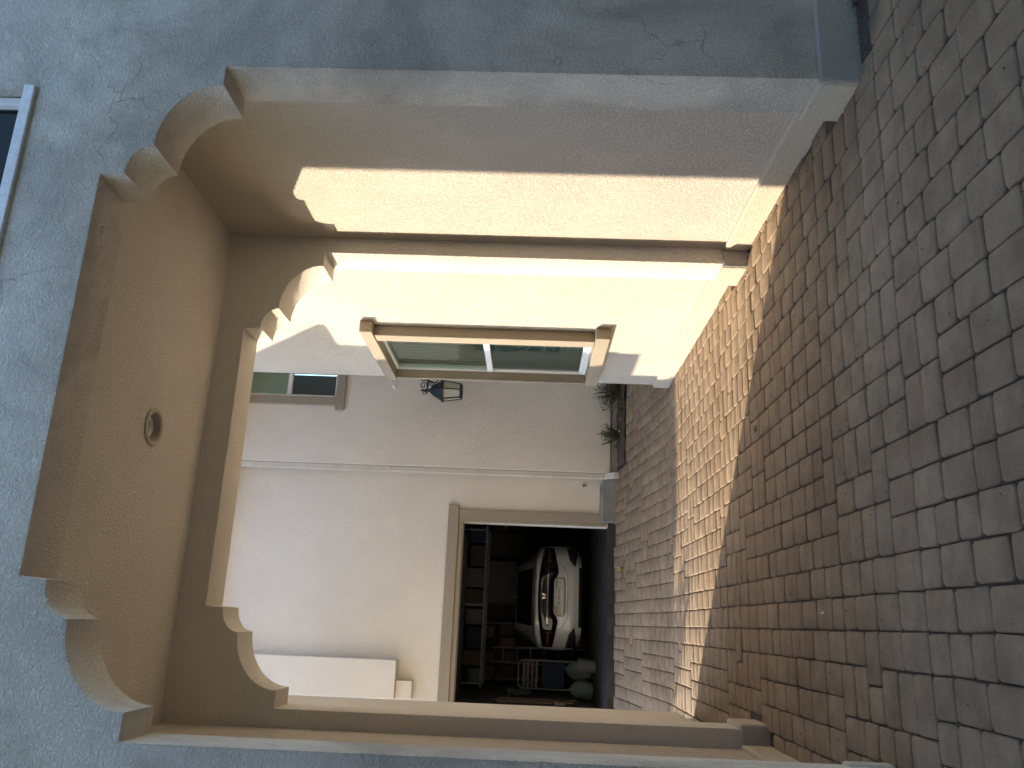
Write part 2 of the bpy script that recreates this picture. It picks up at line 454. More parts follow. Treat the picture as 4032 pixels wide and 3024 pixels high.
# ================================================================= HOUSE
Y0, Y0B = 3.443, 3.731
YI, YIB = 5.55, 5.86
RP, LP = 2.694, -.69
RC, LWX, LWE, RCE = 2.675, -.705, 7.98, 9.07
ZC, ZTOP = 3.80, 6.2
YL, YG = 11.7, 12.0
def arch(cx, hw, dz=0):
    """opening outline from left foot over the corbelled head to the right foot"""
    k = hw-1.543
    pts = [(hw, -.1), (hw, 3.077+dz), (1.436+k, 3.077+dz)]
    for a in range(1, 13):
        t = radians(90*a/12); pts.append((1.093+k+.343*cos(t), 3.077+dz+.290*sin(t)))
    for a in range(1, 9):
        t = radians(90*a/8); pts.append((.940+k+.150*cos(t), 3.372+dz+.112*sin(t)))
    pts.append((.930+k, 3.600+dz))
    r = [(cx+x, z) for x, z in pts]; l = [(cx-x, z) for x, z in pts]
    return l + r[::-1]
house = thing('stucco_house', 'beige stucco house with a corbelled drive-through passage under its upper floor', 'house', (1.04, Y0, 0))
# front wall with the passage mouth and an upper window
op = arch(1.040, 1.543)
outer = [(-9, -.1)] + op + [(9, -.1), (9, ZTOP), (-9, ZTOP)]
front = arch_slab('front_wall', outer, [rect(1.02, 2.425, 4.055, 5.25)], Y0, Y0B, 'stucco_front', house)
# rear arch wall
op = arch(1.0, 1.573, .012)
outer = [(LP-.02, -.1)] + op + [(RP+.02, -.1), (RP+.02, ZTOP), (LP-.02, ZTOP)]
arch_slab('rear_arch_wall', outer, [], YI, YIB, 'stucco_bounce_lift', house)
# passage sides and ceiling
box('passage_wall', (RP, Y0B-.004, -.1), (RP+.25, YIB-.002, ZTOP-.01), 'stucco', house)
box('passage_wall', (LP-.25, Y0B-.004, -.1), (LP, YIB-.002, ZTOP-.01), 'stucco', house)
slab('passage_ceiling', rect(LP-.1, RP+.1, Y0B-.02, YI+.02), [[(1.053+.093*cos(2*pi*k/28), 4.81+.093*sin(2*pi*k/28)) for k in range(28)]], 'Z', ZC, ZC+.22, 'stucco_bounce_lift', house, 0)
# courtyard wall (right) with its tall window, left wing end, far wall
WY0, WY1, WZ0, WZ1 = 7.56, 8.757, .965, 3.065
slab('courtyard_wall', rect(YIB-.003, RCE, -.1, ZTOP), [rect(WY0, WY1, WZ0, WZ1)], 'X', RC, RC+.28, 'stucco', house, .008)
box('courtyard_wall', (RC+.281, RCE-.28, -.1), (5.6, RCE, ZTOP-.005), 'stucco', house)
box('wing_wall', (LWX-.30, YIB+.002, .13), (LWX, LWE, ZTOP), 'stucco_bounce_lift', house, .012)
box('wing_wall', (-9, LWE-.3, -.1), (LWX-.302, LWE-.004, ZTOP-.01), 'stucco', house)
box('foundation', (LWX-.28, YIB+.004, -.1), (LWX-.045, LWE-.03, .128), 'plinth', house, .01)
slab('far_wall', rect(2.118, 5.6, .40, ZTOP), [rect(3.095, 3.52, 4.435, 5.95)], 'Y', YL, YL+.28, 'stucco_far', house, .008)
box('foundation', (2.15, YL+.03, .0), (5.58, YL+.26, .398), 'plinth_worn', house)
box('side_wall', (3.66, RCE+.002, -.1), (3.9, YL-.002, ZTOP-.006), 'stucco', house)
# floor over the passage and roofs
box('upper_floor', (LP-.2, Y0B+.002, ZC+.225), (RP+.2, YI-.002, ZC+.4), 'stucco', house)
mb = MB()
mb.add([(-9.3, Y0-.45, 6.15), (9.3, Y0-.45, 6.15), (9.3, 6.2, 7.3), (-9.3, 6.2, 7.3)], [(0, 1, 2, 3)])
mb.add([(-9.3, 6.2, 7.3), (9.3, 6.2, 7.3), (9.3, 8.2, 6.45), (-9.3, 8.2, 6.45)], [(0, 1, 2, 3)])
rf = mb.build('roof', 'roof', house, smooth=0); sm = rf.modifiers.new('thick', 'SOLIDIFY'); sm.thickness = .14

box('sky_shade_eave', (2.119, YL-1.7, 6.205), (5.6, YL+.28, 6.32), 'stucco_far', house)  # unseen deep overhang added to cut sky light on the far wall
# plinths: each run a separate piece
def plinth(pts_top, name='plinth', mat='plinth', bev=.014):
    a, b = pts_top; return box(name, a, b, mat, house, bev)
e = .03
plinth(((2.583-e, Y0-e, -.1), (9, Y0-.0006, .19)), mat='plinth_worn', bev=.02)             # front wall, right of the mouth
plinth(((2.583-e, Y0-.0004, -.1), (2.583+.05, Y0B+.02, .187)))                              # right jamb
plinth(((-.56, Y0B-.06, -.1), (-.503+.012, Y0B+.02, .187)))
plinth(((RP-e, Y0B+.022, -.1), (RP+.02, YI-e-.001, .168)))
plinth(((LP-.02, Y0B+.022, -.1), (LP+e, YI-e-.001, .168)))
plinth(((2.573-e, YI-e, -.1), (RP+.01, YI-.0005, .166)), mat='plinth_worn')                 # rear piers
plinth(((2.573-e, YI, -.1), (2.60, YIB+.028, .170)))
plinth(((LP-.01, YI-e, -.1), (-.573+e, YI-.0005, .166)), mat='plinth_worn')
plinth(((-.60, YI, -.1), (-.573+e, YIB+.028, .170)))
plinth(((RC-e, YIB+.03, -.1), (RC+.02, RCE-.002, .172)))
plinth(((RC-e+.002, RCE-.001, -.1), (5.4, RCE+e, .165)))

# upper front window
def window(name, parent): 
    o = bpy.data.objects.new(name, None); COL.objects.link(o); o.parent = parent; return o
wn = box('window', (1.03, Y0+.10, 4.06), (2.415, Y0+.112, 5.24), 'glass_front', house)
mb = MB()
for a, b in (((1.02, 4.057), (2.42, 4.10)), ((1.02, 5.20), (2.42, 5.247)), ((1.022, 4.101), (1.065, 5.199)), ((2.375, 4.101), (2.418, 5.199)), ((1.835, 4.101), (1.885, 5.199))):
    mb.box((a[0], Y0+.06, a[1]), (b[0], Y0+.125, b[1]))
mb.build('frame', 'vinyl', wn, bevel=.004)
box('sill', (.96, Y0-.022, 3.996), (2.44, Y0+.058, 4.052), 'white_sill', wn, .006)
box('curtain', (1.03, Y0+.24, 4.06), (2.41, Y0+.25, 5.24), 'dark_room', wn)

# tall courtyard window: trims, frame, sashes, panes
wn = box('window', (RC+.012, WY0+.03, 2.045), (RC+.017, WY1-.03, WZ1-.04), 'glass', house); wn['label'] = 'upper glass pane of the tall courtyard window'
p = .10
box('jamb_trim', (RC-p, 7.365, .962), (RC-.001, 7.535, 3.053), 'trim', wn, .008)
box('jamb_trim', (RC-p, 8.759, .962), (RC-.001, 8.818, 3.053), 'trim', wn, .008)
box('head_trim', (RC-p-.010, 7.245, 3.055), (RC-.001, 8.845, 3.175), 'trim', wn, .008)
box('sill_trim', (RC-p-.010, 7.245, .825), (RC-.001, 8.845, .960), 'trim', wn, .008)
mb = MB(); x0, x1 = RC-.004, RC+.06
for (a0, a1, b0, b1) in ((WY0, WY0+.035, WZ0, WZ1), (WY1-.030, WY1, WZ0, WZ1), (WY0+.0351, WY1-.0301, WZ0, WZ0+.035), (WY0+.0351, WY1-.0301, WZ1-.04, WZ1)):
    mb.box((x0, a0, b0), (x1, a1, b1))
mb.build('frame', 'vinyl', wn, bevel=.003)
box('meeting_rail', (RC-.003, WY0+.036, 1.982), (RC+.055, WY1-.031, 2.044), 'vinyl', wn, .004)
mb = MB(); x0, x1 = RC+.006, RC+.05
for (a0, a1, b0, b1) in ((WY0+.036, WY0+.06, 1.001, 1.981), (WY1-.055, WY1-.031, 1.001, 1.981), (WY0+.0605, WY1-.0555, 1.001, 1.035)):
    mb.box((x0, a0, b0), (x1, a1, b1))
mb.build('lower_sash', 'vinyl', wn, bevel=.003)
box('lower_pane', (RC+.020, WY0+.05, 1.03), (RC+.025, WY1-.045, 1.985), 'glass_dark', wn)
box('screen', (RC+.032, WY0+.04, 1.0), (RC+.034, WY1-.035, 1.99), 'screen', wn)
for k in range(13):
    y = WY0+.05+k*.088; MB().add([(RC+.040, y, 2.03), (RC+.062, y+.080, 2.03), (RC+.062, y+.080, 3.04), (RC+.040, y, 3.04)], [(0, 1, 2, 3)]).build('blind_slat', 'blind', wn, smooth=0)
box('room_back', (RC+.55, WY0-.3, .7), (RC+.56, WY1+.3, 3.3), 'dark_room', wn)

# upper window in the far wall
wn = box('window', (3.10, YL+.07, 4.45), (3.51, YL+.076, 5.94), 'glass', house)
mb = MB()
for a, b in (((3.095, 4.435), (3.52, 4.475)), ((3.095, 5.91), (3.52, 5.95)), ((3.095, 4.4755), (3.135, 5.9095)), ((3.48, 4.4755), (3.52, 5.9095)), ((3.136, 5.13), (3.479, 5.19))):
    mb.box((a[0], YL+.03, a[1]), (b[0], YL+.1, b[1]))
mb.build('frame', 'vinyl', wn, bevel=.003)
box('jamb_trim', (2.970, YL-.05, 4.437), (3.093, YL-.001, 5.95), 'trim', wn, .006)
box('sill_trim', (2.905, YL-.062, 4.305), (3.655, YL-.001, 4.435), 'trim', wn, .006)
box('shade', (3.10, YL+.2, 5.19), (3.51, YL+.21, 5.94), 'blind', wn)
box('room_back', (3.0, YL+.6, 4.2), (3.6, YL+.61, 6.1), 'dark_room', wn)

# ================================================================= GARAGE
GX0, GX1 = -1.335, 1.385           # door opening
GL, GR = -1.35, 2.116
GZ0, GZH, GEAVE = .405, 2.49, 5.43
garage = thing('garage_wing', 'pale stucco garage wing with open door at the end of the courtyard', 'garage', (.2, YG, .4))
slab('front_wall', [(GL, 2.34), (GX0, 2.34), (GX0, GZH), (GX1, GZH), (GX1, .1), (GR+.6, .1), (GR+.6, 6.018), (-.498, 6.018), (-.498, GEAVE), (GL, GEAVE)], [], 'Y', YG, YG+.25, 'stucco_far', garage, .006)
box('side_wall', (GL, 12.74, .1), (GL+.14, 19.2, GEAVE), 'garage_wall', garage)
box('sun_gap_lintel', (GL, YG+.251, 2.34), (GL+.14, 12.739, GEAVE), 'garage_wall', garage)  # wall above a made-up side opening that lets low sun through to the court
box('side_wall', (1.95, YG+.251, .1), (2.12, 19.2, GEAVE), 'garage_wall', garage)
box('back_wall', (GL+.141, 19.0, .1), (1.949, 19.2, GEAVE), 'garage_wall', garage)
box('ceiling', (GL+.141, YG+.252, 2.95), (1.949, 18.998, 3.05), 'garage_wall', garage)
M['dark_floor'] = plain('dark_concrete', (.05, .048, .045), .95, var=.3, scale=4, bumpd=.002, spec=.05)  # very dark mottled base colour for the garage floor
struct(box('garage_floor', (GL+.142, YG-.06, .0), (1.948, 18.999, GZ0), 'dark_floor', None, .006))
box('door_header_trim', (GX0+.001, YG-.055, GZH+.062), (1.620, YG-.001, 2.705), 'trim', garage, .006)
box('door_jamb_trim', (GX1+.05, YG-.045, GZ0+.02), (1.562, YG-.001, GZH+.06), 'trim', garage, .006)
box('door_stop', (GX0, YG-.02, GZH-.001), (1.44, YG+.05, GZH+.061), 'trim', garage, .004)
box('door_stop', (GX1+.001, YG-.02, GZ0+.02), (1.434, YG+.05, GZH-.002), 'trim', garage, .004)
mb = MB()
for k in range(4):
    d0 = YG+.45+k*.56; mb.box((GX0+.15, d0, 2.60), (GX1, d0+.54, 2.645))
mb.build('raised_door', 'garage_wall', garage, bevel=.006)
for x in (GX1+.06,):
    mb = MB(); mb.tube([(x, YG+.33, GZ0+.02), (x, YG+.33, 2.2), (x, YG+.42, 2.45), (x, YG+.62, 2.56), (x, YG+2.9, 2.58)], .022, 6); mb.build('door_track', 'iron', garage)
# kerb between the door and the corner
mb = MB()
prof = [(.22, .0), (.22, .525), (.05, .528), (0, .50), (0, .0)]
a, b = 1.436, 1.955
vs_ = [(a, YG-.16+.0+q[0]*.7, q[1]) for q in prof]+[(b, YG-.16+q[0]*.7, q[1]) for q in prof]+[(2.10, YG-.24+q[0]*.7, q[1]*.90-.01) for q in prof]
n = len(prof); fs_ = [tuple(range(n)), tuple(2*n+k for k in range(n))[::-1]]
for r in range(2):
    for k in range(n): fs_.append((r*n+k, r*n+(k+1) % n, (r+1)*n+(k+1) % n, (r+1)*n+k))
mb.add(vs_, fs_); mb.build('kerb', 'concrete', garage, bevel=.012)
# projecting upper bay, conduit box under it, eaves and gable roof
box('bay', (-1.035, YG-.26, 3.27), (-.537, YG-.001, 5.44), 'stucco_far', garage, .008)
box('vent_box', (-1.03, YG-.17, 3.05), (-.80, YG-.002, 3.268), 'stucco_far', garage, .006)
mb = MB(); x0, x1 = GL-.02, -.5
mb.add([(x0, YG-.57, 5.44), (x1, YG-.57, 5.44), (x1, YG-.57, 5.52), (x0, YG-.57, 5.52),
        (x0, 15.5, 5.44), (x1, 15.5, 5.44), (x1, 15.5, 9.38), (x0, 15.5, 9.38)],
       [(0, 1, 2, 3), (0, 3, 7, 4), (1, 5, 6, 2), (3, 2, 6, 7), (0, 4, 5, 1), (4, 7, 6, 5)])
mb.build('roof', 'roof', garage, smooth=0)
mb = MB(); x0, x1 = -.498, 3.0
mb.add([(x0, YG-.45, 6.02), (x1, YG-.45, 6.02), (x1, YG-.45, 6.12), (x0, YG-.45, 6.12),
        (x0, 15.5, 6.02), (x1, 15.5, 6.02), (x1, 15.5, 8.0), (x0, 15.5, 8.0)],
       [(0, 1, 2, 3), (0, 3, 7, 4), (1, 5, 6, 2), (3, 2, 6, 7), (0, 4, 5, 1), (4, 7, 6, 5)])
mb.build('roof', 'roof', garage, smooth=0)

# unseen shed added beyond the side gap to shape the court's far shadow edge
shed = thing('shadow_shed', 'unseen lean-to shed added left of the garage to cast a shadow edge', 'shed', (-4.6, 14, 0))
mb = MB(); prof = [(12.45, -.1), (12.45, .84), (15.8, 3.30), (15.8, -.1)]
mb.add([(-3.05, y, z) for y, z in prof]+[(-6, y, z) for y, z in prof], [(0, 1, 2, 3), (7, 6, 5, 4), (0, 3, 7, 4), (3, 2, 6, 7), (2, 1, 5, 6), (1, 0, 4, 5)])
mb.build('wall', 'stucco', shed)
mb = MB(); prof = [(12.35, .78), (12.35, .84), (15.9, 3.44), (15.9, 3.38)]
mb.add([(-2.98, y, z) for y, z in prof]+[(-6.1, y, z) for y, z in prof], [(0, 1, 2, 3), (7, 6, 5, 4), (0, 3, 7, 4), (3, 2, 6, 7), (2, 1, 5, 6), (1, 0, 4, 5)])
mb.build('roof', 'roof', shed)

# unseen house added across the lane behind the viewer to shade the passage front
nb = thing('sky_blocking_house', 'unseen stucco house added across the lane to shade the passage mouth', 'house', (0, -1.2, 0))
slab('wall', [(-11, -.1), (11, -.1), (11, 6.1), (-11, 6.1)], [rect(-3.2, -1.8, 3.6, 4.9), rect(2.2, 3.6, 3.6, 4.9)], 'Y', -1.5, -1.2, 'dark_stucco', nb)
for x in (-3.2, 2.2): box('window', (x, -1.35, 3.6), (x+1.4, -1.34, 4.9), 'glass_dark', nb)
mb = MB(); mb.add([(-11.4, .7, 5.4), (11.4, .7, 5.4), (11.4, -5.5, 7.9), (-11.4, -5.5, 7.9)], [(0, 1, 2, 3)])  # eave stretched out overhead to cut sky light on the near paving
rf = mb.build('roof', 'roof', nb, smooth=0); sm = rf.modifiers.new('thick', 'SOLIDIFY'); sm.thickness = .14

# ================================================================= FITTINGS
# recessed ceiling light
lt = thing('recessed_light', 'round cream recessed downlight in the passage ceiling', 'ceiling light', (1.053, 4.81, ZC))
c = (1.053, 4.81, 0)
MB().lathe([(.090, ZC-.0015), (.116, ZC-.0015), (.118, ZC-.006), (.110, ZC-.012), (.092, ZC-.012), (.086, ZC-.004)], 40, c, cap=False).build('trim_ring', 'plinth', lt)
MB().lathe([(.0865, ZC-.004), (.078, ZC+.03), (.066, ZC+.075), (.058, ZC+.082)], 40, c, cap=False).build('baffle', plain('baffle_grey', (.42, .38, .33), .6), lt)
MB().lathe([(.060, ZC+.080), (.060, ZC+.030), (.052, ZC+.024), (.046, ZC+.034), (.042, ZC+.06)], 32, c, cap=False).build('lamp_bezel', 'white_plastic', lt)
MB().lathe([(.045, ZC+.036), (.030, ZC+.040), (.012, ZC+.034), (.001, ZC+.033)], 24, c, cap=False).build('bulb', 'chrome', lt)

# wall lantern on scrolled bracket
LX, LY = 3.154, YL-.36
ln = thing('wall_lantern', 'black iron carriage lantern on a scrolled bracket beside the tall window', 'lantern', (LX, YL, 2.55))
c = (LX, LY, 0); hx = pi/6
MB().lathe([(.012, 3.145), (.020, 3.115), (.010, 3.10), (.022, 3.085), (.026, 3.065), (.014, 3.05), (.018, 3.03), (.040, 3.01), (.052, 2.995), (.075, 2.975), (.105, 2.93), (.135, 2.875), (.165, 2.852), (.172, 2.835), (.168, 2.815), (.15, 2.812)], 6, c, a0=hx).build('cap', 'iron', ln, smooth=25)
MB().lathe([(.112, 2.585), (.122, 2.575), (.122, 2.560), (.100, 2.548), (.02, 2.545)], 6, c, a0=hx).build('base', 'iron', ln, smooth=25)
for k in range(6):
    a = hx+k*pi/3; MB().tube([(LX+.152*cos(a), LY+.152*sin(a), 2.825), (LX+.113*cos(a), LY+.113*sin(a), 2.57)], .0095, 5).build('frame_bar', 'iron', ln)
    a2 = a+pi/3; q = [(LX+r*cos(t), LY+r*sin(t), z) for r, t, z in ((.150, a, 2.822), (.150, a2, 2.822), (.111, a2, 2.578), (.111, a, 2.578))]
    MB().add(q, [(0, 1, 2, 3)]).build('glass_pane', 'lamp_glass', ln, smooth=0)
MB().lathe([(.012, 2.56), (.014, 2.66), (.016, 2.70), (.010, 2.745), (.002, 2.765)], 12, c).build('candle_bulb', 'white_plastic', ln)
def spiral(cx, cz, r0, r1, a0, turns, n=22):
    return [(cx+(r0+(r1-r0)*i/n)*cos(a0+turns*2*pi*i/n), LY, cz+(r0+(r1-r0)*i/n)*sin(a0+turns*2*pi*i/n)) for i in range(n+1)]
mb = MB()
mb.tube([(3.65, LY, 3.055), (LX+.12, LY, 3.055), (LX, LY, 3.052), (LX-.055, LY, 3.058)], [.014, .014, .012, .007], 8)
mb.tube(spiral(LX+.19, 2.965, .085, .018, radians(95), 1.35), .010, 6)
mb.tube(spiral(LX+.10, 3.005, .045, .012, radians(80), -1.3), .008, 6)
mb.tube(spiral(LX+.33, 2.90, .085, .016, radians(80), -1.3), .009, 6)
mb.tube(spiral(LX+.07, 3.115, .052, .012, radians(-90), 1.2), .008, 6)
mb.tube(spiral(LX+.19, 3.12, .058, .014, radians(-90), -1.2), .008, 6)
mb.tube(spiral(LX+.34, 3.125, .062, .014, radians(-90), 1.2), .008, 6)
mb.tube(spiral(LX-.045, 3.095, .030, .008, radians(-90), 1.1), .006, 6)
mb.build('scroll_bracket', 'iron', ln)
MB().box((3.645, LY-.045, 2.76), (3.659, LY+.045, 3.18)).build('back_plate', 'iron', ln, bevel=.006)

# little motion sensor
sn = thing('motion_sensor', 'tiny white sensor head on the wall above the lantern', 'sensor', (3.278, YL, 3.58))
MB().lathe([(.028, YL-.001), (.028, YL-.012), (.012, YL-.018)], 14, (3.29, 0, 3.585), 'Y').build('base', 'white_plastic', sn)
MB().lathe([(.012, YL-.018), (.016, YL-.05), (.028, YL-.062), (.028, YL-.085), (.018, YL-.098)], 14, (3.283, 0, 3.582), 'Y').build('head', 'white_plastic', sn)

# downspout at the inside corner
M['spout'] = plain('painted_downspout', (.58, .535, .465), .7, var=.06, scale=8)
ds = thing('downspout', 'pale square downspout running down the corner left of the lantern wall', 'downspout', (2.06, YL, .3))
mb = MB(); mb.box((2.040, YL+.03, .44), (2.112, YL+.11, 3.56)); mb.build('lower_pipe', 'spout', ds, bevel=.008)
mb = MB(); mb.box((2.036, YL+.027, 3.561), (2.114, YL+.113, 6.15)); mb.build('upper_pipe', 'spout', ds, bevel=.008)
for z in (1.2, 4.4): MB().box((2.030, YL+.022, z), (2.118, YL+.116, z+.03)).build('strap', 'spout', ds, bevel=.003)
mb = MB(); pr = [(YL+.03, .44), (YL+.03, .385), (YL-.10, .285), (YL-.10, .36), (YL+.0, .47), (YL+.11, .47), (YL+.11, .44)]
n = len(pr); mb.add([(2.036, y, z) for y, z in pr]+[(2.116, y, z) for y, z in pr], [tuple(range(n)), tuple(range(2*n-1, n-1, -1))]+[(k, (k+1) % n, n+(k+1) % n, n+k) for k in range(n)])
mb.build('outlet_elbow', 'spout', ds, bevel=.006)

# hose tap on the garage wall
tp = thing('hose_tap', 'small dark hose tap low on the wall beside the downspout', 'tap', (1.97, YG, .74))
MB().tube([(1.97, YG, .745), (1.97, YG-.05, .745), (1.97, YG-.075, .725)], .011, 8).build('spout', 'iron', tp)
MB().lathe([(.024, .762), (.026, .768), (.024, .774)], 10, (1.97, YG-.03, 0)).build('handle', 'iron', tp)

# ================================================================= PLANTS
def leaf_mesh(mb, base, d, L, W, rg, droop=.2):
    d = Vector(d).normalized(); s = d.cross(Vector((rg.uniform(-.3, .3), rg.uniform(-.3, .3), 1))).normalized()*W
    b = Vector(base); mth = b+d*L*.5; tip = b+d*L-Vector((0, 0, L*droop))
    mb.add([b, mth+s, tip, mth-s], [(0, 1, 2, 3)])
def shrub(name, label, x, y, z, h, r, nstem, seed, mat='leaf_dark', ll=.06):
    rg = random.Random(seed); t = thing(name, label, 'shrub', (x, y, z), group='shrubs in the planting bed')
    st = MB(); lf = MB(); lf2 = MB()
    for k in range(nstem):
        a = rg.uniform(0, 2*pi); el = rg.uniform(.35, 1.45); L = h*rg.uniform(.75, 1.1)
        d = Vector((cos(a)*cos(el)*r/h*1.3, sin(a)*cos(el)*r/h*.9, sin(el))).normalized()
        p0 = Vector((x+rg.uniform(-.04, .04), y+rg.uniform(-.03, .03), z-.01)); p1 = p0+d*L*.6; p2 = p0+d*L+Vector((0, 0, rg.uniform(-.03, .05)))
        st.tube([p0, p1, p2], [.006, .004, .002], 4)
        for q in range(16):
            f = rg.uniform(.15, 1.0); p = p0.lerp(p1, f*1.66) if f < .6 else p1.lerp(p2, (f-.6)/.4)
            leaf_mesh(lf if rg.random() < .72 else lf2, p, (d.x+rg.uniform(-1, 1), d.y+rg.uniform(-1, 1), d.z*.6+rg.uniform(-.3, .9)), ll*rg.uniform(.6, 1.2), ll*.16, rg)
    st.build('stems', 'twig', t); lf.build('foliage', mat, t, smooth=0); lf2.build('young_foliage', 'leaf_mid', t, smooth=0)
    return t
shrub('leafy_shrub', 'bushy dark green shrub at the house corner under the window', 3.25, 11.42, .27, .36, .24, 64, 5, 'leaf_dark', .05)
shrub('leafy_shrub', 'small spiky dark green shrub in the middle of the planting bed', 2.61, 11.46, .275, .28, .16, 44, 9, 'leaf_dark', .045)
shrub('low_plant', 'low sparse pale plant near the corner of the bed', 3.02, 11.30, .26, .10, .16, 12, 12, 'leaf_mid', .035)
def blossom(x, y, z, r, seed, label):
    rg = random.Random(seed); mb = MB()
    for k in range(9):
        a = 2*pi*k/9; leaf_mesh(mb, (x, y, z+.002*k), (cos(a), sin(a), .9), r*1.5, r*.55, rg, .5)
    mb.lathe([(.001, z-.01), (r*.5, z), (r*.65, z+r*.4), (r*.35, z+r*.8), (.001, z+r*.85)], 10, (x, y, 0))
    return tag(mb.build('blossom', 'petal', smooth=40), label, 'flower', 'pink blossoms in the bed')
blossom(2.66, 11.34, .30, .030, 1, 'larger pink blossom in front of the spiky shrub')
blossom(2.83, 11.36, .29, .022, 2, 'smaller pink blossom between the two shrubs')

def sprout(x, y, z, seed, n, L, mat, label, name='weed', cat='weed'):
    rg = random.Random(seed); mb = MB()
    for k in range(n):
        a = rg.uniform(0, 2*pi); leaf_mesh(mb, (x+rg.uniform(-.01, .01), y+rg.uniform(-.01, .01), z-.004), (cos(a), sin(a), rg.uniform(.3, 1.4)), L*rg.uniform(.6, 1.1), L*.14, rg, .15)
    return tag(mb.build(name, mat, smooth=0), label, cat)
sprout(1.33, 5.49, 0, 3, 12, .035, 'leaf_mid', 'tiny green weed sprouting from a joint at the edge of the sunlight')
sprout(.75, 11.35, gz(11.35), 4, 6, .16, 'grass_dry', 'wisp of dry straw lying on the shaded pavers before the garage', 'straw_wisp', 'straw')

# dry leaves and twigs heaped at the foot of the front wall
rg = random.Random(21); mb = MB()
for k in range(420):
    x = 3.0+abs(rg.gauss(0, .35)); y = 3.39-abs(rg.gauss(0, .16)); z = .012+rg.uniform(0, .035)*math.exp(-((x-3.35)/.35)**2)
    a = rg.uniform(0, 2*pi); leaf_mesh(mb, (x, y, z), (cos(a), sin(a), rg.uniform(-.25, .5)), rg.uniform(.015, .05), rg.uniform(.005, .016), rg, .1)
for k in range(50):
    x = 3.0+abs(rg.gauss(0, .35)); y = 3.38-abs(rg.gauss(0, .15)); a = rg.uniform(0, pi); L = rg.uniform(.02, .06)
    mb.tube([(x, y, .02), (x+L*cos(a), y+L*sin(a), .024+rg.uniform(-.008, .01))], .0015, 4)
lf = mb.build('leaf_litter', 'dry_leaf', smooth=0); lf['kind'] = 'stuff'; lf['label'] = 'dry leaf litter heaped at the foot of the front wall'; lf['category'] = 'leaf litter'
# scraps on the pavers
def scrap(x, y, L, a, label):
    mb = MB(); mb.tube([(x, y, .008), (x+L*cos(a), y+L*sin(a), .008)], .0055, 7); return tag(mb.build('paper_scrap', 'white_plastic'), label, 'litter', 'white scraps on the pavers')
scrap(.115, 4.36, .03, 1.6, 'white scrap on the pavers near the left pier')

# small tree added out of view to throw a soft shadow patch on the court
tr = thing('shadow_tree', 'unseen leafy tree added left of the garage to shade the court', 'tree', (-4.4, 13.1, 0))
MB().tube([(-4.4, 13.1, -.05), (-4.38, 13.12, .9), (-4.45, 13.05, 1.6)], [.06, .05, .03], 8).build('trunk', 'twig', tr)
rg = random.Random(31); mb = MB()
for k in range(900):
    v = Vector((rg.gauss(0, 1), rg.gauss(0, 1), rg.gauss(0, 1))).normalized()*rg.random()**.4
    leaf_mesh(mb, (-4.4+v.x*.40, 13.1+v.y*.40, 1.95+v.z*.42), (rg.gauss(0, 1), rg.gauss(0, 1), rg.gauss(0, .6)), .10, .03, rg)
mb.build('crown', 'tree_leaf', tr, smooth=0)

# ================================================================= CAR
CX, CYR, CZ = .478, 14.75, GZ0
car = thing('parked_car', 'silver sedan parked in the garage with its tail towards the courtyard', 'car', (CX, CYR, CZ))
def lerp_tab(tab, x):
    for (a, va), (b, vb) in zip(tab, tab[1:]):
        if x <= b: return va+(vb-va)*max(0, min(1, (x-a)/(b-a)))
    return tab[-1][1]
TW = [(.18, .70), (.24, .80), (.32, .85), (.45, .875), (.62, .885), (.75, .88), (.85, .86), (.93, .80), (.975, .72), (1.0, .60)]
def tail_y(x, z):
    b = lerp_tab([(.18, .06), (.24, .02), (.34, 0), (.50, .0), (.58, .03), (.64, .055), (.80, .05), (.92, .03), (.975, .015), (1.0, .05)], z)
    wv = lerp_tab(TW, z); u = min(1, abs(x)/wv); return b+.05*u**2+.22*u**6
ZJ = [.18, .24, .32, .45, .62, .75, .85, .93, .975, 1.0]
rings = []
rings.append([(lerp_tab(TW, z), tail_y(lerp_tab(TW, z), z), z) for z in ZJ])
def ring(y, sill, belt, top, wt, ztop, zb=.18, wbelt=.885):
    zs = [zb, zb+.05, .34, .48, .62, .74, belt, belt+.02, ztop-.045, ztop]
    ws = [.72, .83, .875, .89, .895, .89, wbelt, wbelt-.05, wt+.06, wt]
    return [(w, y, z) for w, z in zip(ws, zs)]
rings += [ring(.42, .18, .90, 0, .60, 1.0, wbelt=.865), ring(.62, .18, .92, 0, .58, 1.045), ring(1.0, .18, .93, 0, .56, 1.21), ring(1.35, .18, .935, 0, .55, 1.32), ring(1.9, .18, .935, 0, .56, 1.375),
          ring(2.5, .18, .93, 0, .56, 1.36), ring(3.0, .18, .92, 0, .58, 1.20), ring(3.4, .18, .90, 0, .62, .98), ring(4.0, .18, .82, 0, .60, .88), ring(4.4, .2, .70, 0, .55, .76, .22, .80)]
mb = MB(); nj = len(ZJ); KX = 14
vs_ = []; fs_ = []
for r in rings:                                    # left and right skins plus bridging top strip
    for sgn in (1, -1): vs_ += [(sgn*x, y, z) for x, y, z in r]
for i in range(len(rings)-1):
    for sgn in (0, 1):
        for j in range(nj-1):
            a = i*2*nj+sgn*nj+j; b = a+2*nj; fs_.append((a, b, b+1, a+1))
    a = i*2*nj+nj-1; fs_.append((a, a+2*nj, a+3*nj, a+nj))
    a = i*2*nj; fs_.append((a, a+2*nj, a+3*nj, a+nj))
mb.add(vs_, fs_)
gv = []; gf = []                                   # tail cap follows tail_y
for z in ZJ:
    wv = lerp_tab(TW, z); gv += [(-wv+2*wv*k/KX, tail_y(-wv+2*wv*k/KX, z), z) for k in range(KX+1)]
for j in range(nj-1):
    for k in range(KX): gf.append((j*(KX+1)+k, j*(KX+1)+k+1, (j+1)*(KX+1)+k+1, (j+1)*(KX+1)+k))
mb.add(gv, gf)
